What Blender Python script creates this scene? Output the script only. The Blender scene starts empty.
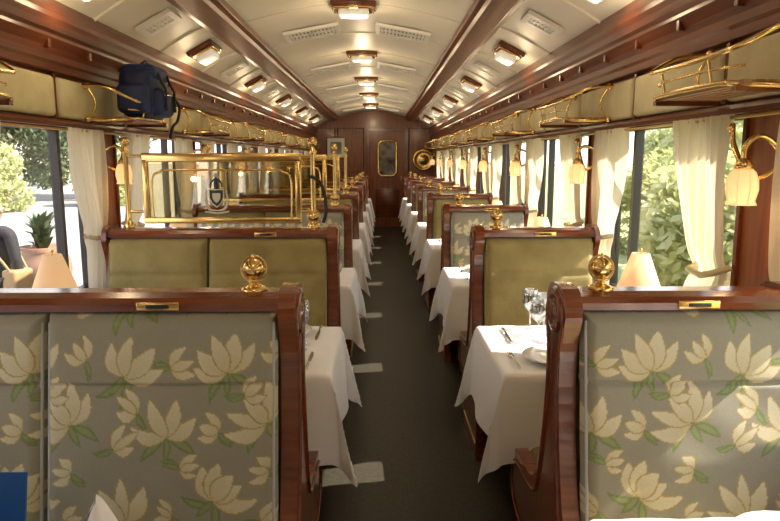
import bpy, bmesh, math, random
import numpy as np
from mathutils import Vector, Matrix, Euler
random.seed(7)
S = bpy.context.scene
COL = S.collection
S.view_settings.view_transform = 'Standard'

# ------------------------------------------------------------ materials
def mat(name, c, rough=0.5, metal=0.0, c2=None, scale=8.0, stretch=(1,1,1), bump=0.0, bscale=None,
        coat=0.0, sheen=0.0, emit=0.0, emitc=None, attr=False, transl=0.0, wave=False, trans=0.0, detail=4, spec=.5):
    m = bpy.data.materials.new(name); m.use_nodes = True
    nt = m.node_tree; N = nt.nodes; L = nt.links
    b = N['Principled BSDF']
    b.inputs['Base Color'].default_value = (*c, 1)
    b.inputs['Roughness'].default_value = rough
    b.inputs['Metallic'].default_value = metal
    b.inputs['Coat Weight'].default_value = coat
    b.inputs['Coat Roughness'].default_value = 0.15
    b.inputs['Sheen Weight'].default_value = sheen
    b.inputs['Specular IOR Level'].default_value = spec
    b.inputs['Transmission Weight'].default_value = trans
    if emit:
        b.inputs['Emission Color'].default_value = (*(emitc or c), 1)
        b.inputs['Emission Strength'].default_value = emit
    tc = N.new('ShaderNodeTexCoord'); mp = N.new('ShaderNodeMapping')
    mp.inputs['Scale'].default_value = stretch
    L.new(tc.outputs['Object'], mp.inputs['Vector'])
    nz = N.new('ShaderNodeTexNoise'); nz.inputs['Scale'].default_value = scale
    nz.inputs['Detail'].default_value = detail
    L.new(mp.outputs[0], nz.inputs['Vector'])
    csrc = None
    if c2:
        r = N.new('ShaderNodeValToRGB')
        r.color_ramp.elements[0].position = 0.32; r.color_ramp.elements[1].position = 0.68
        r.color_ramp.elements[0].color = (*c, 1); r.color_ramp.elements[1].color = (*c2, 1)
        L.new(nz.outputs['Fac'], r.inputs['Fac']); csrc = r.outputs['Color']
        L.new(csrc, b.inputs['Base Color'])
    if attr:
        a = N.new('ShaderNodeAttribute'); a.attribute_name = 'Col'
        mx = N.new('ShaderNodeMix'); mx.data_type = 'RGBA'; mx.blend_type = 'MULTIPLY'
        mx.inputs['Factor'].default_value = 1.0
        r = N.new('ShaderNodeValToRGB')
        r.color_ramp.elements[0].color = (.84, .84, .84, 1); r.color_ramp.elements[1].color = (1.08, 1.08, 1.08, 1)
        L.new(nz.outputs['Fac'], r.inputs['Fac'])
        L.new(a.outputs['Color'], mx.inputs[6]); L.new(r.outputs['Color'], mx.inputs[7])
        L.new(mx.outputs[2], b.inputs['Base Color'])
    if bump:
        n2 = N.new('ShaderNodeTexNoise'); n2.inputs['Scale'].default_value = bscale or scale * 3
        L.new(mp.outputs[0], n2.inputs['Vector'])
        bp = N.new('ShaderNodeBump'); bp.inputs['Strength'].default_value = bump
        bp.inputs['Distance'].default_value = 0.01
        L.new(n2.outputs['Fac'], bp.inputs['Height']); L.new(bp.outputs[0], b.inputs['Normal'])
    if transl:
        t = N.new('ShaderNodeBsdfTranslucent'); t.inputs['Color'].default_value = (*c, 1)
        ms = N.new('ShaderNodeMixShader'); ms.inputs[0].default_value = transl
        out = N['Material Output']
        L.new(b.outputs[0], ms.inputs[1]); L.new(t.outputs[0], ms.inputs[2]); L.new(ms.outputs[0], out.inputs['Surface'])
    return m

def glass_mat(name, tint=(1, 1, 1), refl=0.08):
    m = bpy.data.materials.new(name); m.use_nodes = True
    nt = m.node_tree; N = nt.nodes; L = nt.links
    N.remove(N['Principled BSDF'])
    t = N.new('ShaderNodeBsdfTransparent'); t.inputs[0].default_value = (*tint, 1)
    g = N.new('ShaderNodeBsdfGlossy'); g.inputs['Roughness'].default_value = 0.03
    ms = N.new('ShaderNodeMixShader'); ms.inputs[0].default_value = refl
    L.new(t.outputs[0], ms.inputs[1]); L.new(g.outputs[0], ms.inputs[2])
    L.new(ms.outputs[0], N['Material Output'].inputs['Surface'])
    return m

WOODV = mat('mahogany_vertical', (.17, .038, .010), .28, c2=(.31, .082, .020), scale=5, stretch=(6, 6, .5), coat=.35)
WOODH = mat('mahogany_long', (.10, .022, .007), .34, c2=(.19, .048, .013), scale=5, stretch=(6, .5, 6), coat=.18, spec=.35)
WOODX = mat('mahogany_cross', (.11, .023, .007), .22, c2=(.22, .052, .013), scale=6, stretch=(.6, 5, 5), coat=.55)
WOODD = mat('walnut_dark', (.05, .018, .008), .4, c2=(.09, .03, .012), scale=5, stretch=(6, .5, 6), coat=.2)
WOODL = mat('oak_slats', (.30, .14, .05), .4, c2=(.40, .20, .08), scale=6, stretch=(6, .6, 6))
BRASS = mat('polished_brass', (.80, .56, .22), .2, 1.0)
BRASSD = mat('aged_brass', (.55, .38, .15), .3, 1.0)
FLORAL = mat('floral_fabric', (.5, .5, .5), .9, attr=True, scale=220, bump=.10, bscale=320, sheen=.1, spec=.2)
OLIVE = mat('olive_velvet', (.23, .18, .065), .8, c2=(.34, .27, .105), scale=7, bump=.12, bscale=60, sheen=.2, spec=.2)
PALE = mat('pale_olive_padding', (.56, .49, .28), .8, c2=(.65, .58, .35), scale=9, bump=.1, bscale=80, spec=.2)
CREAM = mat('ceiling_paint', (.86, .80, .66), .42, c2=(.89, .83, .70), scale=2)
WHITE = mat('white_enamel', (.92, .90, .84), .35)
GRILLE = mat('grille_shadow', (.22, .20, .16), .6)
FROST = mat('frosted_glass', (.92, .9, .84), .3, emit=.3, emitc=(1, .93, .8))
TULIP = mat('tulip_glass', (.95, .80, .62), .3, emit=.45, emitc=(1, .68, .36), transl=.4)
SHADE = mat('lampshade_cloth', (.86, .68, .46), .7, emit=.42, emitc=(1, .74, .44), transl=.45)
CLOTH = mat('white_linen', (.89, .90, .93), .75, bump=.06, bscale=40, sheen=.1)
CURT = mat('curtain_cloth', (.85, .78, .61), .85, transl=.45)
CARPET = mat('aisle_floor', (.026, .024, .017), .5, c2=(.046, .041, .030), scale=45, bump=.1, bscale=200, spec=.3)
GLASS = glass_mat('window_glass')
GLASSP = glass_mat('partition_glass', (.80, .76, .58), .22)
CRYSTAL = glass_mat('crystal', (.93, .95, .97), .32)
CHINA = mat('china', (.88, .88, .87), .15, coat=.5)
STEEL = mat('cutlery_steel', (.7, .7, .7), .15, 1.0)
ETCH = mat('etched_crest', (.60, .58, .48), .5)
NAVY = mat('navy_enamel', (.02, .025, .03), .3)
BLUE = mat('backpack_nylon', (.005, .011, .050), .6, c2=(.010, .026, .12), scale=12, bump=.3, bscale=30)
BLACK = mat('black_webbing', (.01, .01, .012), .6)
MENU = mat('menu_blue', (.02, .10, .32), .4)
DARKFR = mat('window_frame_dark', (.03, .022, .018), .4)
PAVE = mat('pavement', (.26, .25, .24), .9, c2=(.33, .32, .30), scale=3)
GRASS = mat('grass', (.22, .27, .09), .9, c2=(.38, .42, .17), scale=2)
LEAF = mat('leaves', (.38, .42, .18), .6, c2=(.60, .60, .30), scale=1.2, transl=.45)
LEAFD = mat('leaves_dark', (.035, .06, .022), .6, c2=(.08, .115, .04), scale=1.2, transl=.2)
BARK = mat('bark', (.20, .15, .10), .9, c2=(.30, .25, .18), scale=6, bump=.4)
TERRA = mat('terracotta', (.26, .14, .09), .8, c2=(.34, .20, .13), scale=6)
SKIN = mat('skin', (.45, .26, .17), .55)
HAIR = mat('hair', (.015, .01, .008), .5)
JACKET = mat('black_jacket', (.02, .02, .024), .8)
TROUS = mat('trousers', (.05, .045, .05), .8)
BAG = mat('tan_bag', (.35, .22, .10), .6)
PICT = mat('picture_print', (.45, .48, .45), .5, c2=(.15, .2, .2), scale=6)

# ------------------------------------------------------------ mesh builder
class MB:
    def __init__(s): s.v = []; s.f = []; s.m = []; s.s = []; s.mats = []; s.c = []; s.hascol = False
    def mi(s, m):
        if m not in s.mats: s.mats.append(m)
        return s.mats.index(m)
    def add(s, vs, fs, m, smooth=False, M=None, col=None):
        o = len(s.v); k = s.mi(m)
        if M is not None: vs = [tuple(M @ Vector(p)) for p in vs]
        s.v.extend(vs); s.f.extend([tuple(i + o for i in f) for f in fs])
        s.m.extend([k] * len(fs)); s.s.extend([smooth] * len(fs))
        if col is None: s.c.extend([(.5, .5, .5)] * len(vs))
        else: s.c.extend(col); s.hascol = True
    def box(s, x0, x1, y0, y1, z0, z1, m, M=None):
        vs = [(x, y, z) for x in (x0, x1) for y in (y0, y1) for z in (z0, z1)]
        fs = [(0, 1, 3, 2), (4, 6, 7, 5), (0, 4, 5, 1), (2, 3, 7, 6), (0, 2, 6, 4), (1, 5, 7, 3)]
        s.add(vs, fs, m, False, M)
    def rbox(s, x0, x1, y0, y1, z0, z1, r, m, M=None, seg=3):
        bm = bmesh.new(); bmesh.ops.create_cube(bm, size=1)
        for v in bm.verts:
            v.co = Vector(((x0 + x1) / 2 + v.co.x * (x1 - x0), (y0 + y1) / 2 + v.co.y * (y1 - y0), (z0 + z1) / 2 + v.co.z * (z1 - z0)))
        bmesh.ops.bevel(bm, geom=bm.edges[:], offset=r, segments=seg, profile=.5, affect='EDGES')
        bm.verts.index_update()
        vs = [tuple(v.co) for v in bm.verts]; fs = [tuple(v.index for v in f.verts) for f in bm.faces]
        bm.free(); s.add(vs, fs, m, True, M)
    def prism(s, prof, axis, a, b, m, smooth=False, M=None):
        n = len(prof)
        def P(p, t):
            return {'x': (t, p[0], p[1]), 'y': (p[0], t, p[1]), 'z': (p[0], p[1], t)}[axis]
        vs = [P(p, a) for p in prof] + [P(p, b) for p in prof]
        fs = [(i, (i + 1) % n, n + (i + 1) % n, n + i) for i in range(n)]
        s.add(vs, fs, m, smooth, M)
        s.add(vs, [tuple(range(n)), tuple(range(2 * n - 1, n - 1, -1))], m, False, M)
    def lathe(s, prof, m, c=(0, 0, 0), seg=20, M=None, smooth=True, sy=1.0):
        vs = []; n = len(prof)
        for i in range(seg):
            a = 2 * math.pi * i / seg
            for r, z in prof: vs.append((c[0] + r * math.cos(a), c[1] + sy * r * math.sin(a), c[2] + z))
        fs = []
        for i in range(seg):
            j = (i + 1) % seg
            for k in range(n - 1): fs.append((i * n + k, j * n + k, j * n + k + 1, i * n + k + 1))
        s.add(vs, fs, m, smooth, M)
    def sphere(s, c, r, m, M=None, sz=1.0, seg=16):
        s.lathe([(max(1e-4, r * math.sin(math.pi * k / 10)), -r * sz * math.cos(math.pi * k / 10)) for k in range(11)], m, c, seg, M)
    def tube(s, pts, r, m, seg=8, M=None, closed=False):
        pts = [Vector(p) for p in pts]; n = len(pts); vs = []
        rs = r if isinstance(r, (list, tuple)) else [r] * n
        up = None
        for i, p in enumerate(pts):
            if closed: t = pts[(i + 1) % n] - pts[i - 1]
            else: t = pts[min(i + 1, n - 1)] - pts[max(i - 1, 0)]
            t.normalize()
            if up is None:
                up = Vector((0, 0, 1)) if abs(t.z) < .9 else Vector((1, 0, 0))
            a = t.cross(up).normalized(); b = a.cross(t).normalized(); up = b
            for k in range(seg):
                g = 2 * math.pi * k / seg
                vs.append(tuple(p + rs[i] * (a * math.cos(g) + b * math.sin(g))))
        fs = []
        for i in range(n if closed else n - 1):
            j = (i + 1) % n
            for k in range(seg):
                l = (k + 1) % seg
                fs.append((i * seg + k, i * seg + l, j * seg + l, j * seg + k))
        s.add(vs, fs, m, True, M)
        if not closed:
            s.add(vs, [tuple(range(seg)), tuple(range(n * seg - 1, (n - 1) * seg - 1, -1))], m, False, M)
    def grid(s, nu, nv, fn, m, colfn=None, smooth=True, M=None):
        U, V = np.meshgrid(np.linspace(0, 1, nu), np.linspace(0, 1, nv), indexing='ij')
        X, Y, Z = fn(U, V)
        vs = list(zip(X.ravel().tolist(), Y.ravel().tolist(), Z.ravel().tolist()))
        fs = [(i * nv + j, (i + 1) * nv + j, (i + 1) * nv + j + 1, i * nv + j + 1) for i in range(nu - 1) for j in range(nv - 1)]
        col = None
        if colfn is not None:
            C = colfn(X, Y, Z); col = [tuple(c) for c in C.reshape(-1, 3).tolist()]
        s.add(vs, fs, m, smooth, M, col)
    def mesh(s, name, recalc=True):
        me = bpy.data.meshes.new(name)
        me.from_pydata(s.v, [], s.f)
        for m in s.mats: me.materials.append(m)
        me.polygons.foreach_set('material_index', s.m)
        me.polygons.foreach_set('use_smooth', s.s)
        if s.hascol:
            a = me.color_attributes.new('Col', 'FLOAT_COLOR', 'POINT')
            arr = np.ones((len(s.v), 4), dtype=np.float32); arr[:, :3] = np.array(s.c)
            a.data.foreach_set('color', arr.ravel())
        me.update()
        if recalc:
            bm = bmesh.new(); bm.from_mesh(me); bmesh.ops.recalc_face_normals(bm, faces=bm.faces[:]); bm.to_mesh(me); bm.free()
        return me
    def obj(s, name, loc=(0, 0, 0), rot=(0, 0, 0), bevel=0, recalc=True):
        return place(s.mesh(name, recalc), name, loc, rot, bevel)

def place(me, name, loc=(0, 0, 0), rot=(0, 0, 0), bevel=0):
    o = bpy.data.objects.new(name, me); COL.objects.link(o)
    o.location = loc; o.rotation_euler = rot
    if bevel:
        b = o.modifiers.new('bevel', 'BEVEL'); b.width = bevel; b.segments = 2; b.limit_method = 'ANGLE'; b.angle_limit = math.radians(50)
    return o

def cr(pts, n=6, closed=False):
    out = []; P = [Vector(p) for p in pts]; N = len(P)
    rng = range(N) if closed else range(N - 1)
    for i in rng:
        if closed: a, b, c, d = P[i - 1], P[i], P[(i + 1) % N], P[(i + 2) % N]
        else: a, b, c, d = P[max(i - 1, 0)], P[i], P[i + 1], P[min(i + 2, N - 1)]
        for k in range(n):
            t = k / n
            out.append(.5 * ((2 * b) + (c - a) * t + (2 * a - 5 * b + 4 * c - d) * t * t + (3 * b - a - 3 * c + d) * t ** 3))
    if not closed: out.append(P[-1])
    return out

# ------------------------------------------------------------ constants
XL, XR = -1.5, 1.2
Y0, Y1 = -2.9, 14.5
EL, ER = -.22, .48
BL, BR = -.98, .64
PC = [-2.8 + 1.6 * k for k in range(11)]     # pillar centres
SILL, HEAD = .82, 1.67
ROWS = [.13 + 1.6 * k for k in range(9)]     # bench centres

# ------------------------------------------------------------ room shell
b = MB(); b.box(XL - .08, XR + .08, Y0, Y1, -.06, 0, CARPET); b.obj('floor')

def side_wall(name, x, sg):
    b = MB(); xa, xb = (x, x + .08 * sg)
    x0, x1 = min(xa, xb), max(xa, xb)
    b.box(x0, x1, Y0, Y1, 0, SILL, WOODV)
    b.box(x0, x1, Y0, Y1, HEAD, 2.3, WOODV)
    for p in PC:
        a, c = max(p - .17, Y0), min(p + .17, Y1)
        if p == PC[-1]: c = Y1
        b.box(x0, x1, a, c, SILL, HEAD, WOODV)
    b.obj(name)
side_wall('wall_left', XL, -1); side_wall('wall_right', XR, 1)

def trim(name, x, sg):      # sg = direction into the room
    X = lambda d: x + sg * d
    b = MB()
    prof = [(X(0), 1.89), (X(.04), 1.895), (X(.045), 1.925), (X(.06), 1.935), (X(.065), 1.96), (X(.075), 1.985), (X(.09), 2.005),
            (X(.10), 2.02), (X(.10), 2.035), (X(.12), 2.045), (X(.13), 2.07), (X(.14), 2.09), (X(.14), 2.11), (X(.11), 2.18), (X(0), 2.18)]
    b.prism(prof, 'y', Y0, Y1, WOODH)
    y = Y0 + .2
    while y < Y1 - .1:      # small brackets under the crown
        b.box(min(X(.06), X(.095)), max(X(.06), X(.095)), y - .012, y + .012, 1.975, 2.04, WOODH); y += .40
    b.obj(name + '_cornice', bevel=.003)
    b = MB()
    b.prism([(X(0), HEAD - .015), (X(.035), HEAD - .015), (X(.04), HEAD), (X(.03), HEAD + .015), (X(0), HEAD + .02)], 'y', Y0, Y1, WOODH)
    b.prism([(X(0), SILL - .03), (X(.05), SILL - .03), (X(.06), SILL - .01), (X(.05), SILL), (X(0), SILL)], 'y', Y0, Y1, WOODH)
    b.obj(name + '_rails')
    b = MB(); b.box(min(X(0), X(.02)), max(X(0), X(.02)), Y0, Y1, 0, .12, WOODD); b.obj('baseboard_' + ('left' if sg > 0 else 'right'), bevel=.004)
trim('trim_left', XL, 1); trim('trim_right', XR, -1)

for side, x, sg in (('left', XL, 1), ('right', XR, -1)):
    b = MB()
    X = lambda d: x + sg * d
    for i, p in enumerate(PC):
        for (a, c) in ((p + .25, p + 1.04), (p + 1.06, p + 1.84)):
            if c > Y1: continue
            b.rbox(min(X(0.001), X(.045)), max(X(0.001), X(.045)), a + .014, c - .014, 1.695, 1.875, .02, PALE)
    b.obj('padded_pelmet_' + side)
    b = MB()
    for p in PC:
        for q in (p - .15, p + .13):
            if q < Y0 or q > Y1 - .05: continue
            b.box(min(X(0), X(.012)), max(X(0), X(.012)), q, q + .02, SILL, HEAD - .02, WOODH)
        for q in (p + .25, p + 1.05):
            if Y0 < q < Y1: b.box(min(X(0), X(.03)), max(X(0), X(.03)), q - .010, q + .010, HEAD + .02, 1.89, WOODH)
    b.obj('trim_pillars_' + side)

# windows
k = 0
for side, x, sg in (('left', XL, -1), ('right', XR, 1)):
    for p in PC[:-1]:
        k += 1
        a, c = p + .17, p + 1.43
        b = MB()
        xo = x + sg * .03; x0, x1 = min(xo, xo + sg * .04), max(xo, xo + sg * .04)
        t = .03
        b.box(x0, x1, a, a + t, SILL, HEAD, DARKFR); b.box(x0, x1, c - t, c, SILL, HEAD, DARKFR)
        b.box(x0, x1, a + t, c - t, SILL, SILL + t, DARKFR); b.box(x0, x1, a + t, c - t, HEAD - t, HEAD, DARKFR)
        b.box(x0, x1, p + 1.15, p + 1.18, SILL + t, HEAD - t, DARKFR)
        xm = (x0 + x1) / 2
        b.box(xm - .003, xm + .003, a + t, c - t, SILL + t, HEAD - t, GLASS)
        b.obj('window_%d' % k)
        L = bpy.data.lights.new('window_portal', 'AREA'); L.shape = 'RECTANGLE'; L.size = HEAD - SILL; L.size_y = 1.26
        L.cycles.is_portal = True
        o = bpy.data.objects.new('window_portal', L); COL.objects.link(o)
        o.location = (x + sg * .09, (a + c) / 2, (SILL + HEAD) / 2)
        o.rotation_euler = (0, math.radians(90 if sg > 0 else -90), 0)

# ceiling
b = MB()
def strip(pts):
    n = len(pts)
    vs = [(x, Y0, z) for x, z in pts] + [(x, Y1, z) for x, z in pts]
    b.add(vs, [(i, i + 1, n + i + 1, n + i) for i in range(n - 1)], CREAM, True)
cen = []
for i in range(13):
    t = i / 12; x = BL + (BR - BL) * t; cen.append((x, 2.37 + .15 * math.sin(math.pi * t)))
SLL = lambda t: (XL + t * (BL - XL), 2.10 + .27 * math.sin(t * math.pi / 2 * .85) / math.sin(math.pi / 2 * .85))
SLR = lambda t: (XR + t * (BR - XR), 2.10 + .27 * math.sin(t * math.pi / 2 * .85) / math.sin(math.pi / 2 * .85))
strip([SLL(i / 8) for i in range(9)]); strip(cen); strip([SLR(i / 8) for i in range(9)])
b.obj('ceiling', recalc=False)
for nm, x in (('trim_ceiling_beam', BL), ('trim_ceiling_beam', BR)):
    b = MB()
    s_ = 1 if x < 0 else -1
    b.prism([(x - s_ * .105, 2.315), (x - s_ * .10, 2.298), (x - s_ * .07, 2.302), (x - s_ * .06, 2.290), (x + s_ * .055, 2.325), (x + s_ * .065, 2.348), (x + s_ * .095, 2.36), (x + s_ * .10, 2.42), (x - s_ * .10, 2.42)], 'y', Y0, Y1, WOODH)
    b.obj(nm, bevel=.003)
b = MB()   # ceiling ribs
ribs = [2.85 + 1.93 * k + d for k in range(-3, 7) for d in (-.48, .48)]
for y in ribs:
    if not (Y0 < y < Y1): continue
    for f in (SLL, SLR):
        pts = [(*(f(i / 6)),) for i in range(1, 7)]
        b.tube([(p[0], y, p[1] - .004) for p in pts], .009, CREAM, seg=6)
for k in range(-6, 11):
    y = 3.5 + k
    if Y0 < y < Y1:
        b.tube([(p[0], y, p[1] - .002) for p in cen], .006, CREAM, seg=6)
b.obj('trim_ceiling_ribs')

# vents
def vent_mesh(w, l, n):
    b = MB()
    b.box(-w / 2, w / 2, -l / 2, -l / 2 + .045, -.022, .0, WHITE); b.box(-w / 2, w / 2, l / 2 - .045, l / 2, -.022, .0, WHITE)
    b.box(-w / 2, -w / 2 + .035, -l / 2 + .045, l / 2 - .045, -.022, .0, WHITE); b.box(w / 2 - .035, w / 2, -l / 2 + .045, l / 2 - .045, -.022, .0, WHITE)
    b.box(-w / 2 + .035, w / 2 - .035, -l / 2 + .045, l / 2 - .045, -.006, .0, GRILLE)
    for i in range(n):
        xx = -w / 2 + .05 + (w - .10) * i / (n - 1)
        b.box(xx - .008, xx + .008, -l / 2 + .045, l / 2 - .045, -.018, -.006, WHITE)
    b.box(-w / 2 + .035, w / 2 - .035, -.01, .01, -.020, -.006, WHITE)
    return b.mesh('air_vent')
vm = vent_mesh(.42, .36, 12)
cz = lambda x: 2.37 + .15 * math.sin(math.pi * (x - BL) / (BR - BL))
for k in range(-3, 5):
    for x in (-.52, .18):
        y = 5.25 + 2 * k
        if Y0 + .3 < y < Y1 - .2:
            sl = math.atan2(cz(x + .05) - cz(x - .05), .1)
            place(vm, 'air_vent', (x, y, cz(x) - .012), (0, -sl, 0))
vs_ = vent_mesh(.22, .20, 6)
for k in range(-2, 6):
    for f in (SLL, SLR):
        y = 3.815 + 1.93 * k
        if Y0 + .3 < y < Y1 - .2:
            p, q = f(.45), f(.55); sl = math.atan2(q[1] - p[1], q[0] - p[0])
            if q[0] < p[0]: sl -= math.pi
            place(vs_, 'air_vent', (f(.5)[0], y, f(.5)[1] - .008), (0, -sl, 0))

# ceiling lights
def clight():
    b = MB()
    b.rbox(-.10, .10, -.15, .15, -.03, .006, .012, WOODX)
    b.rbox(-.085, .085, -.125, .125, -.045, -.025, .008, BRASS)
    b.rbox(-.065, .065, -.10, .10, -.085, -.035, .02, FROST)
    for y in (-.128, .128):
        b.tube([(-.07, y, -.038), (.07, y, -.038)], .008, BRASS)
    for i in range(5):
        yy = -.07 + .035 * i
        b.tube([(-.066, yy, -.045), (-.058, yy, -.08), (0, yy, -.087), (.058, yy, -.08), (.066, yy, -.045)], .0025, WHITE, seg=5)
    return b.mesh('ceiling_light')
cl = clight()
def put_light(x, y, z, rot, e):
    place(cl, 'ceiling_light', (x, y, z), rot)
    L = bpy.data.lights.new('fixture_bulb', 'POINT'); L.energy = e; L.color = (1, .76, .47); L.shadow_soft_size = .05
    o = bpy.data.objects.new('fixture_bulb', L); COL.objects.link(o); o.location = (x, y, z - .15)
for k in range(-3, 5):
    y = 4.5 + 2 * k
    if Y0 + .3 < y < Y1 - .3: put_light(-.17, y, cz(-.17) - .006, (0, 0, math.pi / 2), 4.6 if y < 11 else 7)
for k in range(-2, 6):
    y = 2.85 + 1.93 * k
    for f in (SLL, SLR):
        if Y0 + .3 < y < Y1 - .3:
            p, q = f(.5), f(.6); sl = math.atan2(q[1] - p[1], q[0] - p[0])
            if q[0] < p[0]: sl -= math.pi
            c = f(.50)
            put_light(c[0], y, c[1] - .006, (0, -sl, 0), 2.0)

# end walls
def end_wall(name, y0, y1):
    b = MB(); pts = [(XL - .08, 0)] + [(XL - .08, 2.3)] + [(BL, 2.45), (-.17, 2.56), (BR, 2.45)] + [(XR + .08, 2.3), (XR + .08, 0)]
    b.prism(pts, 'y', y0, y1, WOODV); b.obj(name)
end_wall('wall_far', Y1, Y1 + .08); end_wall('wall_near', Y0 - .08, Y0)
b = MB()
yy = Y1
for (a, c) in ((-1.42, -.98), (-.92, -.36), (.64, 1.12)):
    for z0, z1 in ((.15, 1.1), (1.2, 2.15)):
        P = [(a, yy - .012, z0), (c, yy - .012, z0), (c, yy - .012, z1), (a, yy - .012, z1)]
        b.tube(P, .014, WOODX, closed=True, seg=6)
b.obj('trim_far_panels')
# door
b = MB()
dx0, dx1, dz = -.22, .55, 2.08
b.box(dx0 - .07, dx0, yy - .04, yy, 0, dz + .07, WOODX); b.box(dx1, dx1 + .07, yy - .04, yy, 0, dz + .07, WOODX)
b.box(dx0, dx1, yy - .04, yy, dz, dz + .07, WOODX)
b.box(dx0, dx1, yy - .025, yy, 0, dz, WOODV)
cx = .165
def capsule(w, h, z, n=10):
    r = w * .55; out = []
    for (sx, sz, a0) in ((1, 1, 0), (-1, 1, 90), (-1, -1, 180), (1, -1, 270)):
        for i in range(n + 1):
            a = math.radians(a0 + 90 * i / n)
            out.append((cx + sx * (w - r) + r * math.cos(a), z + sz * (h - r) + r * math.sin(a)))
    return out
cp = capsule(.20, .38, 1.50)
b.prism(cp, 'y', yy - .032, yy - .02, mat('door_glass', (.03, .035, .03), .06, coat=1, c2=(.40, .40, .34), scale=4))
b.tube([(p[0], yy - .035, p[1]) for p in cp], .03, BRASS, closed=True)
b.tube([(.47, yy - .03, .95), (.47, yy - .07, .97), (.47, yy - .07, 1.12), (.47, yy - .03, 1.14)], .012, BRASS)
b.rbox(dx0 + .12, dx1 - .12, yy - .035, yy - .02, .2, .85, .01, WOODX)
b.obj('door_1', bevel=.003)
# picture
b = MB()
px, pz = -.98 + .02, 1.73
b.box(px - .22, px + .22, yy - .03, yy, pz - .24, pz + .24, WOODD); b.box(px - .19, px + .19, yy - .035, yy - .02, pz - .21, pz + .21, WHITE)
b.box(px - .12, px + .12, yy - .038, yy - .03, pz - .13, pz + .13, PICT)
b.obj('framed_picture', bevel=.004)
b = MB()
M = Matrix.Translation((.96, yy, 1.47)) @ Matrix.Rotation(math.radians(90), 4, 'X')
b.lathe([(.001, .05), (.07, .05), (.09, .03), (.13, .025), (.18, .03), (.20, .045), (.23, .04), (.25, .02), (.25, 0)], BRASS, M=M, seg=28)
b.obj('round_brass_plaque')

# ------------------------------------------------------------ floral pattern
TW, TH = .50, .54
r_ = math.radians
def lens(dx, dy, ang, L, w, curve=0.0):
    ca, sa = math.cos(ang), math.sin(ang)
    a = dx * ca + dy * sa; p = -dx * sa + dy * ca
    t = np.clip(a / L, 0, 1)
    p = p - curve * L * np.sin(np.pi * t)
    half = w * np.sin(np.pi * t ** .8) ** .75
    d = half - np.abs(p)
    return np.where((a > 0) & (a < L), d, -1.0)
elems = []; frnd = random.Random(12)
def blossom(cx, cy, s, rot, n, spread):
    order = sorted(range(n), key=lambda i: -abs(i - (n - 1) / 2))
    for i in order:
        q = (i - (n - 1) / 2) / max(1, (n - 1) / 2)
        a = rot + math.radians(90) + math.radians(spread) * q + frnd.uniform(-.14, .14)
        elems.append(('p', cx, cy, a, s * frnd.uniform(.74, 1.10), s * frnd.uniform(.17, .25), q * .14 + frnd.uniform(-.05, .05)))
def leaf(cx, cy, s, ang): elems.append(('l', cx, cy, ang, s, s * .16, frnd.uniform(-.15, .15)))
for (cx_, cy_, s, ro, n, sp) in ((.07, .06, .100, 26, 4, 56), (.30, .11, .106, -38, 5, 60), (.18, .27, .104, 10, 4, 60), (.43, .30, .100, 42, 5, 62), (.06, .42, .098, -26, 4, 52), (.32, .43, .104, 18, 5, 66)):
    leaf(cx_ + .01, cy_ - .005, .080, r_(ro + frnd.uniform(-75, -40))); leaf(cx_ - .01, cy_ - .01, .075, r_(ro + frnd.uniform(200, 240))); leaf(cx_, cy_, .065, r_(ro - 100)); leaf(cx_, cy_ + .01, .07, r_(ro + 170))
    blossom(cx_, cy_, s, r_(ro), n, sp)
for (cx_, cy_, ro) in ((.19, .07, 60), (.42, .05, -65), (.05, .24, -50), (.31, .28, 75), (.18, .44, -70), (.44, .18, 80), (.46, .46, 40), (.10, .33, 60), (.22, .19, -80), (.37, .37, -60)):
    leaf(cx_, cy_, .055, r_(ro - 120)); leaf(cx_, cy_, .05, r_(ro + 250))
    blossom(cx_, cy_, frnd.uniform(.05, .070), r_(ro), 3, 34)
def floral(X, Z, seed=0):
    X = X + .008 * np.sin(Z * 11 + seed); C = np.empty(X.shape + (3,)); C[:] = (.300, .285, .220)
    for (ty, cx_, cy_, a, L, w, cv) in elems:
        if ty == 'p': continue
        dx = (X - cx_ + TW / 2) % TW - TW / 2; dy = (Z - cy_ + TH / 2) % TH - TH / 2
        d = lens(dx, dy, a, L, w, cv)
        C[d > 0] = (.20, .24, .10)
        C[(d > w * .5)] = (.26, .31, .14)
    for (ty, cx_, cy_, a, L, w, cv) in elems:
        if ty == 'l': continue
        dx = (X - cx_ + TW / 2) % TW - TW / 2; dy = (Z - cy_ + TH / 2) % TH - TH / 2
        d = lens(dx, dy, a, L, w, cv)
        C[d > -.0025] = (.40, .30, .12)
        t = np.clip((dx * math.cos(a) + dy * math.sin(a)) / L, 0, 1)
        base = np.stack([.54 + .10 * t, .48 + .11 * t, .29 + .14 * t], -1)
        k = d > .0012; C[k] = base[k]
    return C

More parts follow.
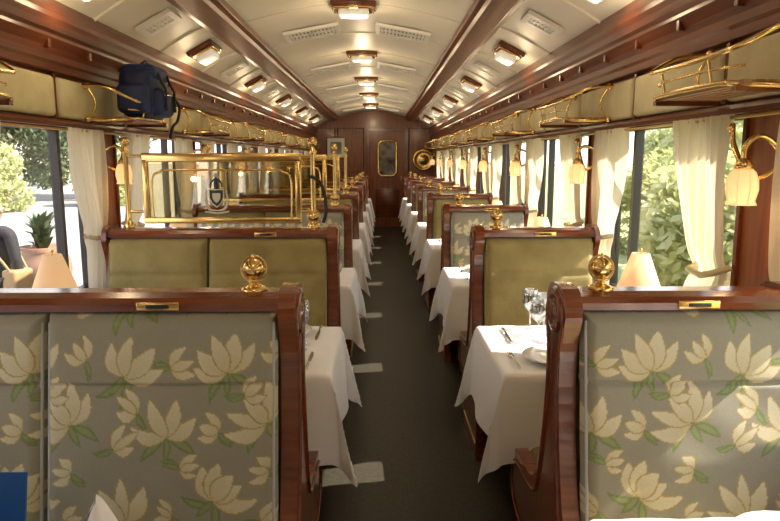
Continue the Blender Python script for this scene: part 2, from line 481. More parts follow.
# ------------------------------------------------------------ benches
def bench_mesh(sg, W, front, rear, res):
    b = MB()
    half = [(0, 1.172), (.05, 1.168), (.088, 1.14), (.098, 1.10), (.082, 1.06), (.062, 1.0), (.062, .90), (.085, .76), (.125, .62), (.175, .53),
            (.25, .50), (.42, .49), (.50, .47), (.525, .43), (.52, .37), (.48, .33), (.38, .30), (.27, .26), (.235, .20), (.24, .06), (.26, .0)]
    h2 = [(p.x, p.y) for p in cr([(q[0], q[1], 0) for q in half], 3)]
    prof = h2 + [(-p[0], p[1]) for p in reversed(h2[1:])]
    b.prism(prof, 'x', 0, sg * .045, WOODX)
    b.prism(prof, 'x', sg * (W - .025), sg * W, WOODX)
    inner = [(q[0] * .80 if q[1] > .55 else q[0] - .035, (q[1] - .02) if q[1] > .3 else q[1]) for q in h2[2:] if q[1] > .28]
    for s2 in (1, -1):
        b.tube([(-sg * .001, s2 * p[0], p[1] - .012) for p in inner], .006, WOODX, seg=6)
    M = Matrix.Translation((0, 0, 1.10)) @ Matrix.Rotation(math.radians(-90 * sg), 4, 'Y')
    b.lathe([(.001, .010), (.012, .012), (.02, .006), (.035, .004), (.045, .010), (.06, .008), (.066, 0)], WOODX, M=M, seg=20)
    b.prism([(-.05, 1.12), (-.05, .95), (-.11, .48), (-.14, .30), (.14, .30), (.11, .48), (.05, .95), (.05, 1.12)], 'x', sg * .045, sg * (W - .025), WOODD)
    rail = [(-.074, 1.115), (-.078, 1.135), (-.066, 1.15), (-.03, 1.158), (.03, 1.158), (.066, 1.15), (.078, 1.135), (.074, 1.115)]
    b.prism(rail, 'x', sg * .045, sg * W, WOODX)
    b.rbox(min(sg * .30, sg * .41), max(sg * .30, sg * .41), -.085, -.074, 1.120, 1.142, .003, BRASS)
    b.rbox(min(sg * .325, sg * .385), max(sg * .325, sg * .385), -.087, -.082, 1.126, 1.136, .002, NAVY)
    x = sg * .12
    b.lathe([(.034, 1.156), (.036, 1.163), (.026, 1.168), (.012, 1.174), (.010, 1.178), (.020, 1.182), (.022, 1.186), (.010, 1.19)], BRASS, c=(x, 0, 0))
    b.sphere((x, 0, 1.216), .029, BRASS, seg=18)
    b.tube([(x + .033 * math.cos(a), .010 * math.sin(a), 1.216 + .033 * math.sin(a)) for a in np.linspace(0, 2 * math.pi, 20, endpoint=False)], .0035, BRASSD, closed=True, seg=6)
    b.tube([(x + .031 * math.cos(a), .031 * math.sin(a), 1.216) for a in np.linspace(0, 2 * math.pi, 20, endpoint=False)], .0028, BRASSD, closed=True, seg=6)
    b.sphere((x, 0, 1.250), .006, BRASS)
    if W > 1: segs = [(.05, .64), (.645, W - .03)]
    else: segs = [(.05, W - .03)]
    for s2, mt in ((-1, front), (1, rear)):
        rs = res if s2 < 0 else .02
        for (a, c) in segs:
            nu = int((c - a) / rs) + 2; nv = int(.64 / rs) + 2
            def fn(U, V, a=a, c=c, s2=s2, rs=rs):
                xx = a + (c - a) * U; zz = .47 + .642 * V
                r = .035
                e = lambda d: np.sqrt(np.clip(1 - (1 - np.clip(d / r, 0, 1)) ** 2, 0, 1))
                eu = e(np.minimum(U, 1 - U) * (c - a)); ev = e(np.minimum(V, 1 - V) * .642)
                wc = max(.006, rs * .9)
                zc = .935
                bul = .055 * np.minimum(eu, ev) + .012 * np.sin(np.pi * U) * np.sin(np.pi * V)
                bul = bul - .010 * np.exp(-((zz - zc) / wc) ** 2) + .003 * np.sin(xx * 23 + zz * 11) * np.sin(zz * 19)
                bul = bul + .0025 * np.sin(xx * 60 + 4 * np.sin(zz * 14)) * np.exp(-((zz - .6) / .1) ** 2)
                yy_ = .045 + (1.112 - zz) * .17
                return sg * xx, s2 * (yy_ + bul), zz
            cf = None
            if mt is FLORAL:
                cf = lambda X, Y, Z: floral(X + (0 if sg < 0 else .11), Z)
            b.grid(nu, nv, fn, mt, cf)
            zz = np.linspace(.5, 1.09, 14)
            for xx in (a + .008, c - .008):
                b.tube([(sg * xx, s2 * (.045 + (1.112 - z) * .17 + .034), z) for z in zz], .005, mt, seg=6)
    for s2 in (-1, 1):
        for (a, c) in segs:
            ys = sorted((s2 * .16, s2 * .53))
            b.rbox(*sorted((sg * a, sg * c)), ys[0], ys[1], .37, .485, .035, OLIVE if (front if s2 < 0 else rear) is OLIVE else PALE)
        ys = sorted((s2 * .12, s2 * .50))
        b.box(*sorted((sg * .045, sg * (W - .025))), ys[0], ys[1], .29, .375, WOODX)
    b.box(*sorted((sg * .045, sg * (W - .025))), -.20, .20, .0, .30, WOODD)
    b.box(*sorted((-sg * .004, sg * .001)), -.22, .22, .03, .08, BRASSD)
    return b.mesh('dining_bench')
WLf, WRf = 1.17, .63
BM = {}
for sg, W, sd in ((-1, WLf, 'L'), (1, WRf, 'R')):
    BM[sd, 'hi'] = bench_mesh(sg, W, FLORAL, OLIVE, .0031)
    BM[sd, 'A'] = bench_mesh(sg, W, FLORAL, OLIVE, .009)
    BM[sd, 'B'] = bench_mesh(sg, W, OLIVE, FLORAL, .012)
for i, y in enumerate(ROWS):
    for sd, x in (('L', EL), ('R', ER)):
        k = 'hi' if i == 1 else ('A' if i % 2 else 'B')
        place(BM[sd, k], 'dining_bench', (x, y, 0), bevel=0)

# ------------------------------------------------------------ tables with cloths
def table_mesh(sg, W, seed):
    b = MB(); hd = .33; ztop = .757; drop = .33
    rnd = random.Random(seed)
    ph = [rnd.uniform(0, 6) for _ in range(4)]
    b.box(*sorted((sg * .02, sg * W)), -hd + .01, hd - .01, .72, .752, WOODX)
    b.lathe([(.17, 0), (.17, .02), (.06, .04), (.03, .08), (.028, .6), (.05, .68), (.12, .72)], BRASSD, c=(sg * W * .5, 0, 0), seg=18)
    nx, ny = 70, 90
    def fn(U, V):
        a = -drop + (W + drop) * U; c = -hd - drop + 2 * (hd + drop) * V
        ox = np.clip(-a, 0, None); oy = np.clip(np.abs(c) - hd, 0, None)
        m = np.minimum(ox, oy); M_ = np.maximum(ox, oy)
        xx = np.maximum(a, 0); yy_ = np.clip(c, -hd, hd)
        sy = np.sign(c)
        soft = lambda o: .012 * (1 - np.exp(-o / .01))
        rip = np.sin(c * 14 + ph[0]) * .5 + np.sin(c * 8 + ph[1]) * .5
        rx = np.where(ox > oy, rip, 0) * M_ * .06
        rip2 = np.sin(a * 17 + ph[2])
        ry = np.where(oy >= ox, rip2, 0) * M_ * .05
        fl = .22 * m
        xo = xx - soft(ox) - .05 * ox - fl - rx * (ox > 0)
        yo = yy_ + sy * (soft(oy) * 1 + .02 * oy + fl * .25) + ry * (oy > 0) * sy
        dz = np.maximum(M_ - .004, 0) + .22 * m
        crs = .0022 * (np.exp(-((c) / .008) ** 2) + np.exp(-((a - .33) / .008) ** 2))
        zz = ztop - dz + .0015 * np.sin(a * 40) * np.sin(c * 33) + crs * (M_ <= 0)
        return sg * xo, yo, zz
    b.grid(nx, ny, fn, CLOTH)
    return b.mesh('dining_table')
tabL = [table_mesh(-1, 1.27, s) for s in (1, 2)]
tabR = [table_mesh(1, .72, s) for s in (3, 4)]

def glass_m():
    b = MB()
    b.lathe([(.001, .003), (.032, .002), (.033, .004), (.006, .010), (.004, .02), (.004, .075), (.010, .082), (.030, .10), (.038, .125), (.036, .155), (.031, .18),
             (.030, .18), (.034, .155), (.036, .125), (.028, .102), (.001, .088)], CRYSTAL, seg=20)
    return b.mesh('wine_glass')
def plate_m():
    b = MB(); b.lathe([(.001, .006), (.07, .006), (.085, .010), (.125, .020), (.127, .023), (.085, .015), (.07, .010), (.001, .010)], CHINA, seg=32)
    b.tube([(.124 * math.cos(a), .124 * math.sin(a), .0225) for a in np.linspace(0, 6.283, 32, endpoint=False)], .0015, CHINA, closed=True, seg=5)
    return b.mesh('dinner_plate')
def napkin_m():
    b = MB()
    def fn(U, V):
        a = (U - .5) * 2 * math.pi * .93; r = (.055 * (1 - V) ** .8 + .003) * (1 + .16 * np.cos(a * 4))
        return r * np.cos(a), r * np.sin(a) * .8, V * (.135 - .02 * np.abs(np.sin(a * .5)))
    b.grid(40, 10, fn, CLOTH); return b.mesh('folded_napkin')
def cutlery_m():
    b = MB()
    b.tube([(0, -.10, .006), (0, -.03, .006), (0, .02, .007), (0, .04, .006)], [.006, .004, .003, .006], STEEL, seg=6)
    b.rbox(-.010, .010, .035, .075, .002, .007, .002, STEEL)
    for i in (-1, 0, 1): b.box(i * .007 - .0015, i * .007 + .0015, .07, .10, .003, .006, STEEL)
    return b.mesh('dinner_fork')
def knife_m():
    b = MB()
    b.tube([(0, -.10, .007), (0, -.02, .007)], [.007, .005], STEEL, seg=6)
    b.prism([(-.005, -.02), (.006, -.02), (.010, .05), (.006, .10), (-.002, .11), (-.005, .05)], 'z', .003, .006, STEEL)
    return b.mesh('dinner_knife')
def lamp_m():
    b = MB()
    b.lathe([(.001, .0), (.055, 0), (.056, .008), (.04, .018), (.015, .03), (.009, .05), (.014, .075), (.018, .095), (.010, .12), (.006, .14), (.006, .31), (.010, .315), (.001, .32)], BRASS, seg=20)
    b.lathe([(.088, .225), (.034, .375), (.032, .375), (.085, .225)], SHADE, seg=32)
    b.tube([(.0875 * math.cos(a), .0875 * math.sin(a), .226) for a in np.linspace(0, 6.283, 32, endpoint=False)], .002, CREAM, closed=True, seg=5)
    b.tube([(-.034, 0, .37), (0, 0, .365), (.034, 0, .37)], .002, BRASS, seg=5)
    b.tube([(0, 0, .31), (0, 0, .385)], .002, BRASS, seg=5); b.sphere((0, 0, .388), .006, BRASS)
    return b.mesh('table_lamp')
GL, PL, NP, FK, KN, LM = glass_m(), plate_m(), napkin_m(), cutlery_m(), knife_m(), lamp_m()
ZT = .760
def setting(x, y, face, d=0):
    place(PL, 'dinner_plate', (x, y, ZT))
    place(NP, 'folded_napkin', (x, y, ZT + .011), (0, 0, random.random() * 3))
    place(FK, 'dinner_fork', (x - .155 - d, y, ZT), (0, 0, 0 if face < 0 else math.pi))
    place(KN, 'dinner_knife', (x + .155, y, ZT), (0, 0, 0 if face < 0 else math.pi))
    place(GL, 'wine_glass', (x + .10, y - face * .145, ZT), (0, 0, 0))
for i in range(len(ROWS) - 1):
    y = ROWS[i] + .8
    place(tabL[i % 2], 'dining_table', (-.185, y, 0)); place(tabR[i % 2], 'dining_table', (.445, y, 0))
    place(LM, 'table_lamp', (-1.29, y + .02, ZT)); place(LM, 'table_lamp', (1.04, y + .02, ZT))
    if i == 1:
        for (gx, gy) in ((.665, 2.80), (.70, 2.70), (.655, 2.60), (.79, 2.56)): place(GL, 'wine_glass', (gx, gy, ZT))
        place(PL, 'dinner_plate', (.66, 2.34, ZT)); place(FK, 'dinner_fork', (.50, 2.34, ZT))
        place(KN, 'dinner_knife', (.54, 2.68, ZT), (0, 0, math.pi))
        for xx in (-.42, -.92):
            for f in (-1, 1): setting(xx, y + f * .19, f)
    elif i <= 4:
        for f in (-1, 1):
            if i == 0:
                if f < 0: continue
                setting(.80, y + f * .19, f); continue
            setting(.70, y + f * .19, f)
            for xx in (-.42, -.92): setting(xx, y + f * .19, f)
place(NP, 'folded_napkin', (-.53, 1.13, ZT), (0, 0, 1))
b = MB()
Mt = Matrix.Rotation(math.radians(12), 4, 'X')
b.box(-.10, .10, -.003, .003, 0, .16, MENU, M=Mt)
b.box(-.10, .10, .064, .070, 0, .16, MENU, M=Matrix.Rotation(math.radians(-12), 4, 'X'))
b.rbox(-.03, .03, -.0045, -.0035, .05, .11, .0004, WHITE, M=Mt)
b.rbox(-.092, .092, -.0042, -.0032, .146, .152, .0004, WHITE, M=Mt)
b.obj('menu_card', (-.79, 1.10, ZT + .002))

# ------------------------------------------------------------ curtains
def curtain_mesh(sx, sy, seed):
    b = MB(); ph = random.Random(seed).uniform(0, 6)
    H = HEAD - .02 - (SILL + .02); tb = .66
    def fn(U, V):
        z = HEAD - .02 - H * V
        w = np.where(V < tb, .38 - .18 * (V / tb) ** 1.8, .20 + .06 * ((V - tb) / (1 - tb)) ** .7)
        y = -.02 + w * U
        amp = .016 * (w / .4) + .006
        x = .052 + amp * np.sin(U * 2 * math.pi * 6.5 + ph + .6 * np.sin(V * 4)) + .010 * np.sin(U * 9 + V * 5) - .016 * np.exp(-((V - tb) / .05) ** 2)
        return sx * x, sy * y, z
    b.grid(90, 36, fn, CURT)
    z = HEAD - .02 - H * tb
    b.tube([(sx * .02, -sy * .03, z + .03), (sx * .072, -sy * .02, z + .01), (sx * .080, sy * .05, z - .01), (sx * .072, sy * .16, z - .005), (sx * .02, sy * .18, z + .01)], .012, PALE, seg=8)
    return b.mesh('window_curtain')
cm = {}
for sx in (1, -1):
    for sy in (1, -1): cm[sx, sy] = curtain_mesh(sx, sy, sx * 3 + sy)
for p in PC[:-1]:
    for x, sx in ((XL, 1), (XR, -1)):
        place(cm[sx, 1], 'window_curtain', (x, p + .17, 0)); place(cm[sx, -1], 'window_curtain', (x, p + 1.43, 0))
for side, x, sx in (('left', XL, 1), ('right', XR, -1)):
    b = MB(); b.tube([(x + sx * .05, Y0 + .02, HEAD - .03), (x + sx * .05, Y1 - .02, HEAD - .03)], .006, BRASSD); b.obj('curtain_rod')

# ------------------------------------------------------------ luggage racks
def rack_mesh(sx):
    b = MB(); L = .28; z = 1.70
    for i in range(6):
        x = .03 + .034 * i
        b.box(*sorted((sx * (x - .012), sx * (x + .012))), -L, L, z, z + .012, WOODL)
    for y in (-L + .03, L - .03):
        b.box(*sorted((0, sx * .22)), y - .012, y + .012, z - .016, z, WOODX)
    loop = cr([(sx * .0, -L - .03, z + .16), (sx * .12, -L - .04, z + .15), (sx * .22, -L + .0, z + .10), (sx * .245, -L + .12, z + .085), (sx * .245, L - .12, z + .085),
               (sx * .22, L - .0, z + .10), (sx * .12, L + .04, z + .15), (0, L + .03, z + .16)], 6)
    b.tube(loop, .0075, BRASS)
    loop = cr([(0, -L - .02, z + .0), (sx * .12, -L - .02, z - .005), (sx * .215, -L + .03, z + .005), (sx * .23, -L + .12, z + .012), (sx * .23, L - .12, z + .012), (sx * .215, L - .03, z + .005), (sx * .12, L + .02, z - .005), (0, L + .02, z)], 6)
    b.tube(loop, .0075, BRASS)
    loop = cr([(sx * .20, -L + .02, z + .05), (sx * .235, -L + .12, z + .05), (sx * .238, L - .12, z + .05), (sx * .20, L - .02, z + .05)], 5)
    b.tube(loop, .004, BRASS, seg=6)
    for y in (-.15, .15):
        b.tube([(sx * .23, y, z + .012), (sx * .245, y, z + .085)], .005, BRASS, seg=6)
    for y in (-L - .02, L + .02):
        b.sphere((sx * .012, y, z + .16), .018, BRASS); b.sphere((sx * .012, y, z), .015, BRASS)
        b.tube(cr([(sx * .015, y, z + .16), (sx * .05, y, z + .10), (sx * .05, y, z + .05), (sx * .015, y, z)], 5), .006, BRASS)
    return b.mesh('luggage_rack')
rk = {1: rack_mesh(1), -1: rack_mesh(-1)}
def sconce_mesh(sx):
    b = MB()
    M = Matrix.Translation((sx * .0, 0, 1.50)) @ Matrix.Rotation(math.radians(90 * sx), 4, 'Y')
    b.lathe([(.001, .03), (.02, .028), (.03, .018), (.045, .012), (.048, 0)], BRASS, M=M)
    b.tube(cr([(sx * .02, 0, 1.50), (sx * .07, .0, 1.46), (sx * .09, .04, 1.45), (sx * .09, .11, 1.50), (sx * .09, .16, 1.56), (sx * .10, .15, 1.61), (sx * .12, .12, 1.60)], 6), .0085, BRASS)
    b.tube(cr([(sx * .02, 0, 1.51), (sx * .07, -.01, 1.56), (sx * .12, -.02, 1.57), (sx * .15, -.02, 1.54), (sx * .15, -.02, 1.50)], 6), .0085, BRASS)
    b.sphere((sx * .12, .12, 1.60), .012, BRASS)
    c = (sx * .15, -.02, 0)
    b.lathe([(.008, 1.51), (.022, 1.50), (.026, 1.485), (.024, 1.478), (.001, 1.478)], BRASS, c=c)
    b.lathe([(.020, 1.482), (.032, 1.468), (.040, 1.445), (.042, 1.42), (.037, 1.398), (.034, 1.388), (.040, 1.375), (.038, 1.375), (.031, 1.388), (.034, 1.398), (.039, 1.42), (.037, 1.445), (.029, 1.466), (.018, 1.48)], TULIP, c=c, seg=24)
    for i in range(8):
        a = i * math.pi / 4
        b.tube([(c[0] + r * math.cos(a), c[1] + r * math.sin(a), z) for r, z in ((.022, 1.48), (.034, 1.468), (.042, 1.445), (.044, 1.42), (.039, 1.398), (.036, 1.388), (.042, 1.375))], .0022, TULIP, seg=5)
    b.sphere((c[0], c[1], 1.44), .014, FROST)
    return b.mesh('wall_sconce')
sc = {1: sconce_mesh(1), -1: sconce_mesh(-1)}
for p in PC:
    for x, sx in ((XL, 1), (XR, -1)):
        if Y0 + .5 < p < Y1 - .5:
            place(rk[sx], 'luggage_rack', (x + sx * .047, p, 0))
            place(sc[sx], 'wall_sconce', (x + sx * .0, p - .10, 0))
            if 1.5 < p < 9:
                L = bpy.data.lights.new('sconce_bulb', 'POINT'); L.energy = .8; L.color = (1, .66, .36); L.shadow_soft_size = .02
                o = bpy.data.objects.new('sconce_bulb', L); COL.objects.link(o); o.location = (x + sx * .15, p - .12, 1.36)

# backpack
b = MB()
b.rbox(-.09, .09, -.16, .16, 0, .26, .06, BLUE, seg=4); b.rbox(0, .13, -.11, .11, .01, .16, .04, BLUE, seg=4)
b.rbox(-.08, .08, -.20, -.13, .02, .17, .03, BLUE, seg=4)
b.rbox(-.085, .10, -.13, .13, .19, .275, .035, BLUE, seg=4)
b.tube(cr([(.11, .10, .14), (.145, .12, .08), (.14, .10, .0), (.135, .02, -.04), (.135, -.03, -.10)], 5), .008, BLACK)
b.tube([(.0, -.06, .27), (.02, -.03, .295), (.02, .03, .295), (0, .06, .27)], .008, BLACK)
b.tube([(.132, -.08, .12), (.136, 0, .125), (.132, .08, .12)], .004, STEEL)
for y in (-.07, .07): b.tube([(.10, y, .235), (.115, y, .19), (.137, y, .15), (.138, y, .04)], .007, BLACK)
b.obj('backpack', (XL + .24, 3.60, 1.716))

# ------------------------------------------------------------ brass & glass partitions on left benches
def partition(crest):
    b = MB(); z0 = 1.160
    xa, xb = -.12, -1.06
    for x in (xa, xb):
        b.lathe([(.028, z0), (.030, z0 + .015), (.014, z0 + .03), (.012, z0 + .05), (.012, z0 + .36), (.020, z0 + .37), (.020, z0 + .385), (.012, z0 + .395), (.010, z0 + .41)], BRASS, c=(x, 0, 0), seg=14)
        b.sphere((x, 0, z0 + .43), .024, BRASS)
    fa, fb = xa - .06, xb + .08
    for (x0, x1, zz0, zz1) in ((fa, fb, z0 + .33, z0 + .375), (fa, fb, z0 + .02, z0 + .05), (fa, fa - .03, z0 + .045, z0 + .345), (fb, fb + .03, z0 + .045, z0 + .345)):
        b.rbox(min(x0, x1), max(x0, x1), -.012, .012, zz0, zz1, .005, BRASS, seg=2)
    b.tube(cr([(fa - .05, -.012, z0 + .05), (fa - .05, -.012, z0 + .24), (fa - .09, -.012, z0 + .28), (fa - .16, -.012, z0 + .29), (fb + .16, -.012, z0 + .29), (fb + .09, -.012, z0 + .28), (fb + .05, -.012, z0 + .24), (fb + .05, -.012, z0 + .05)], 5), .005, BRASS)
    for z in (z0 + .08, z0 + .36):
        b.tube([(xa, 0, z), (fa, 0, z)], .007, BRASS); b.tube([(xb, 0, z), (fb, 0, z)], .007, BRASS)
    b.box(min(fa, fb) + .02, max(fa, fb) - .02, -.003, .003, z0 + .04, z0 + .35, GLASSP)
    if crest:
        cx = -.61; cz_ = z0 + .15; q = .72
        sh = [(-.05, .06), (.05, .06), (.05, 0), (.03, -.04), (0, -.065), (-.03, -.04), (-.05, 0)]
        b.prism([(cx + p[0] * q * .9, cz_ + p[1] * q * .9) for p in sh], 'y', -.008, -.003, NAVY)
        b.tube([(cx + p[0] * q, -.008, cz_ + p[1] * q) for p in sh], .003, ETCH, closed=True, seg=6)
        b.prism([(cx + p[0] * .4, cz_ + p[1] * .4) for p in sh], 'y', -.010, -.008, ETCH)
        b.sphere((cx, -.008, cz_ + .115), .012, ETCH); b.tube([(cx, -.008, cz_ + .105), (cx, -.008, cz_ + .075), (cx, -.008, cz_ + .045)], [.006, .012, .010], NAVY, seg=6)
        for s in (-1, 1):
            b.tube([(cx + s * .008, -.008, cz_ + .095), (cx + s * .028, -.008, cz_ + .075), (cx + s * .03, -.008, cz_ + .055)], .004, NAVY, seg=6)
            b.tube(cr([(cx, -.007, cz_ - .065), (cx + s * .04, -.007, cz_ - .055), (cx + s * .055, -.007, cz_ - .01), (cx + s * .05, -.007, cz_ + .04)], 4), [.003, .004, .005, .006, .007, .007, .006, .006, .006, .005, .004, .003, .002], ETCH, seg=6)
        b.tube([(cx - .06, -.007, cz_ - .07), (cx, -.007, cz_ - .078), (cx + .06, -.007, cz_ - .07)], .005, ETCH, seg=6)
    return b.mesh('brass_glass_partition')
pm = partition(True); pn = partition(False)
for i in (2, 3, 4): place(pm if i == 2 else pn, 'brass_glass_partition', (EL, ROWS[i], 0))
b = MB(); b.tube(cr([(-.345, 3.28, 1.42), (-.30, 3.27, 1.39), (-.275, 3.26, 1.32), (-.270, 3.25, 1.24), (-.285, 3.25, 1.19)], 5), .009, BLACK); b.obj('bag_strap')

# ------------------------------------------------------------ exterior
GZ = -.55
b = MB(); b.box(-200, XL - .35, -100, 250, GZ - .1, GZ, PAVE); b.obj('ground_platform')
b = MB(); b.box(XL - .35, 200, -100, 250, GZ - .5, GZ - .35, GRASS); b.obj('ground_lawn')
def tree_mesh(h, R, n, seed, lm, low=.25):
    rnd = random.Random(seed); b = MB()
    b.tube([(0, 0, 0), (.05, .02, h * .3), (-.04, .05, h * .6), (0, 0, h * .8)], [.16, .12, .09, .04], BARK)
    blobs = [(rnd.uniform(-R, R) * .6, rnd.uniform(-R, R) * .6, h * rnd.uniform(low, .95), R * rnd.uniform(.45, .7)) for _ in range(9)]
    for bl in blobs[:5]: b.tube([(0, 0, h * .4), (bl[0] * .5, bl[1] * .5, (bl[2] + h * .4) / 2 + .1), bl[:3]], [.06, .04, .015], BARK, seg=6)
    vs, fs = [], []
    for i in range(n):
        c = blobs[i % 9]; d = Vector((rnd.gauss(0, 1), rnd.gauss(0, 1), rnd.gauss(0, 1))).normalized() * c[3] * rnd.uniform(.6, 1.05)
        p = Vector(c[:3]) + d
        if p.z < .05: p.z = .05 + rnd.random() * .3
        a = Vector((rnd.gauss(0, 1), rnd.gauss(0, 1), rnd.gauss(0, 1))).normalized(); q = a.orthogonal().normalized()
        s = rnd.uniform(.08, .17); o = len(vs)
        vs += [tuple(p - a * s), tuple(p + q * s * .45), tuple(p + a * s), tuple(p - q * s * .45)]; fs.append((o, o + 1, o + 2, o + 3))
    b.add(vs, fs, lm, False)
    return b.mesh('tree', False)
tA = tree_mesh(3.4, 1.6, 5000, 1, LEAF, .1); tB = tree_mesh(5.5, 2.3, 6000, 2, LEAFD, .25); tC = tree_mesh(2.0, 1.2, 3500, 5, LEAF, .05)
for (x, y) in ((7.2, 9), (7.8, 13.5), (9.6, 18), (7.4, 4.5), (7.2, 0), (12, 26), (12.5, 15)):
    place(tA, 'tree', (x, y, GZ - .36), (0, 0, random.random() * 6))
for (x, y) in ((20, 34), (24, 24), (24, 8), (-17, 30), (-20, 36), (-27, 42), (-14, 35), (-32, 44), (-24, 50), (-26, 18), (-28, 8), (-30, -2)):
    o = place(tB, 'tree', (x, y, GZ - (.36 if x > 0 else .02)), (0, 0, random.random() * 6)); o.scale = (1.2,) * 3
for (x, y) in ((5.4, 6.4), (5.2, 2), (5.8, 11.3), (7, 16)):
    place(tC, 'shrub', (x, y, GZ - .36), (0, 0, random.random() * 6))
for (x, y) in ((-15, 25), (-18.2, 26), (-22.5, 31), (-12, 29)):
    place(tC, 'shrub', (x, y, GZ - .01), (0, 0, random.random() * 6))
# urn with plant
b = MB()
b.lathe([(.16, 0), (.17, .05), (.10, .09), (.09, .16), (.20, .30), (.25, .45), (.24, .55), (.19, .62), (.22, .66), (.20, .66), (.16, .60), (.001, .58)], TERRA, seg=24)
rnd = random.Random(3)
for i in range(90):
    a = rnd.uniform(0, 6.28); r = rnd.uniform(.05, .24); h = rnd.uniform(.08, .34)
    p = Vector((math.cos(a) * r, math.sin(a) * r, .62 + h)); m_ = Vector((math.cos(a) * r * .45, math.sin(a) * r * .45, .62 + h * .8))
    t = Vector((-math.sin(a), math.cos(a), 0)) * .03
    b.add([(0, 0, .58), tuple(m_ - t), tuple(p), tuple(m_ + t)], [(0, 1, 2, 3)], LEAFD)
b.obj('potted_plant', (-4.15, 8.0, GZ)).scale = (1.25, 1.25, 1.5)

# person on the platform
def skinned(name, verts, edges, radii, m, parent=None, sub=2):
    me = bpy.data.meshes.new(name); me.from_pydata(verts, edges, []); me.materials.append(m)
    o = bpy.data.objects.new(name, me); COL.objects.link(o)
    mo = o.modifiers.new('skin', 'SKIN'); mo.use_smooth_shade = True
    sv = me.skin_vertices[0].data
    for i, r in enumerate(radii): sv[i].radius = (r, r) if not isinstance(r, tuple) else r
    sv[0].use_root = True
    s = o.modifiers.new('sub', 'SUBSURF'); s.levels = sub; s.render_levels = sub
    if parent: o.parent = parent
    return o
P = bpy.data.objects.new('standing_person', None); COL.objects.link(P); P.location = (-3.66, 6.2, GZ); P.rotation_euler = (0, 0, r_(165))
skinned('trousers', [(0, 0, .92), (.09, 0, .86), (.10, .01, .48), (.10, 0, .09), (-.09, 0, .86), (-.10, -.03, .48), (-.11, -.02, .09)],
        [(0, 1), (1, 2), (2, 3), (0, 4), (4, 5), (5, 6)], [.13, .095, .07, .055, .095, .07, .055], TROUS, P)
skinned('jacket', [(0, 0, .90), (0, 0, 1.08), (0, .0, 1.27), (0, 0, 1.38), (.17, 0, 1.35), (.22, .02, 1.10), (.16, -.16, .96), (-.17, 0, 1.35), (-.23, .01, 1.09), (-.22, -.05, .86)],
        [(0, 1), (1, 2), (2, 3), (3, 4), (4, 5), (5, 6), (3, 7), (7, 8), (8, 9)], [(.16, .12), (.14, .11), (.17, .12), (.10, .08), .065, .05, .04, .065, .05, .04], JACKET, P)
skinned('head', [(0, 0, 1.38), (0, -.005, 1.47), (0, -.015, 1.54), (0, -.01, 1.61), (0, 0, 1.65)], [(0, 1), (1, 2), (2, 3), (3, 4)], [.05, .048, .072, .085, .05], SKIN, P)
skinned('hair', [(0, .02, 1.68), (0, .05, 1.62), (0, .06, 1.54)], [(0, 1), (1, 2)], [.080, .085, .06], HAIR, P)
b = MB()
for s in (-1, 1):
    b.sphere((s * .03, -.088, 1.585), .011, CHINA); b.sphere((s * .03, -.097, 1.585), .005, HAIR); b.sphere((s * .085, 0, 1.57), .02, SKIN, sz=1.5)
b.lathe([(.001, .03), (.008, .0), (.015, -.02), (.001, -.028)], SKIN, c=(0, -.095, 1.56)); b.rbox(-.022, .022, -.093, -.08, 1.508, 1.518, .004, TERRA)
o = b.obj('face'); o.parent = P
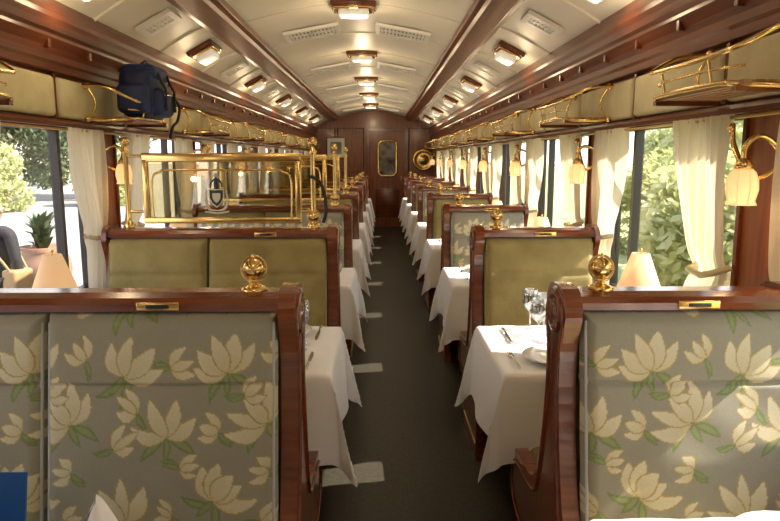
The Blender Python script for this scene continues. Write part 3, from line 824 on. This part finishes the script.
for s, w in ((1, Vector((.16, -.16, .96))), (-1, Vector((-.22, -.05, .86)))):
    d = Vector((-.05, -.08, -.02)) if s > 0 else Vector((0, -.02, -.09)); d.normalize(); sd = Vector((1, 0, 0)) if s < 0 else Vector((.5, -.3, .8)).normalized()
    vs = [tuple(w), tuple(w + d * .09)]; es = [(0, 1)]; ra = [.026, .034]
    for i, (o_, l) in enumerate(((-.027, .07), (-.009, .08), (.009, .075), (.027, .06))):
        n0 = len(vs); vs += [tuple(w + d * (.10 + l * .4) + sd * o_), tuple(w + d * (.10 + l) + sd * o_ + Vector((0, -.015, 0)))]; es += [(1, n0), (n0, n0 + 1)]; ra += [.009, .007]
    n0 = len(vs); vs += [tuple(w + d * .06 + sd * .045), tuple(w + d * .10 + sd * .055)]; es += [(0, n0), (n0, n0 + 1)]; ra += [.010, .008]
    skinned('hand', vs, es, ra, SKIN, P, 1)
b = MB()
for s in (-1, 1): b.rbox(s * .10 - .045, s * .10 + .045, -.20, .07, 0, .09, .03, BLACK)
o = b.obj('shoes'); o.parent = P
b = MB(); b.rbox(-.30, -.14, -.12, .12, .78, 1.02, .03, BAG); b.tube(cr([(-.24, -.1, 1.0), (-.05, -.14, 1.25), (.12, -.08, 1.40), (.10, .08, 1.38), (-.10, .13, 1.2), (-.24, .1, 1.0)], 4), .012, BAG)
o = b.obj('shoulder_bag'); o.parent = P

# ------------------------------------------------------------ world, sun, camera
w = bpy.data.worlds.new('sky'); S.world = w; w.use_nodes = True
nt = w.node_tree; N = nt.nodes; bg = N['Background']
tc = N.new('ShaderNodeTexCoord'); sp = N.new('ShaderNodeSeparateXYZ'); rp = N.new('ShaderNodeValToRGB')
nt.links.new(tc.outputs['Generated'], sp.inputs[0]); nt.links.new(sp.outputs['Z'], rp.inputs['Fac'])
rp.color_ramp.elements[0].color = (1, .97, .91, 1); rp.color_ramp.elements[1].color = (.55, .65, .88, 1); rp.color_ramp.elements[1].position = .8
nt.links.new(rp.outputs[0], bg.inputs['Color']); bg.inputs['Strength'].default_value = 3.0
L = bpy.data.lights.new('sun', 'SUN'); L.energy = 17; L.angle = r_(.6); L.color = (1, .90, .74)
o = bpy.data.objects.new('sun', L); COL.objects.link(o)
o.rotation_euler = Vector((-1, -.06, -1.06)).to_track_quat('-Z', 'Y').to_euler()

cam = bpy.data.cameras.new('camera'); co = bpy.data.objects.new('camera', cam); COL.objects.link(co)
cam.sensor_width = 36; cam.lens = 650 / 780 * 36; cam.clip_start = .02; cam.clip_end = 600
co.location = (0, 0, 1.51)
co.rotation_euler = (r_(90 - 8.96), 0, -math.atan(10 / 650))
S.camera = co
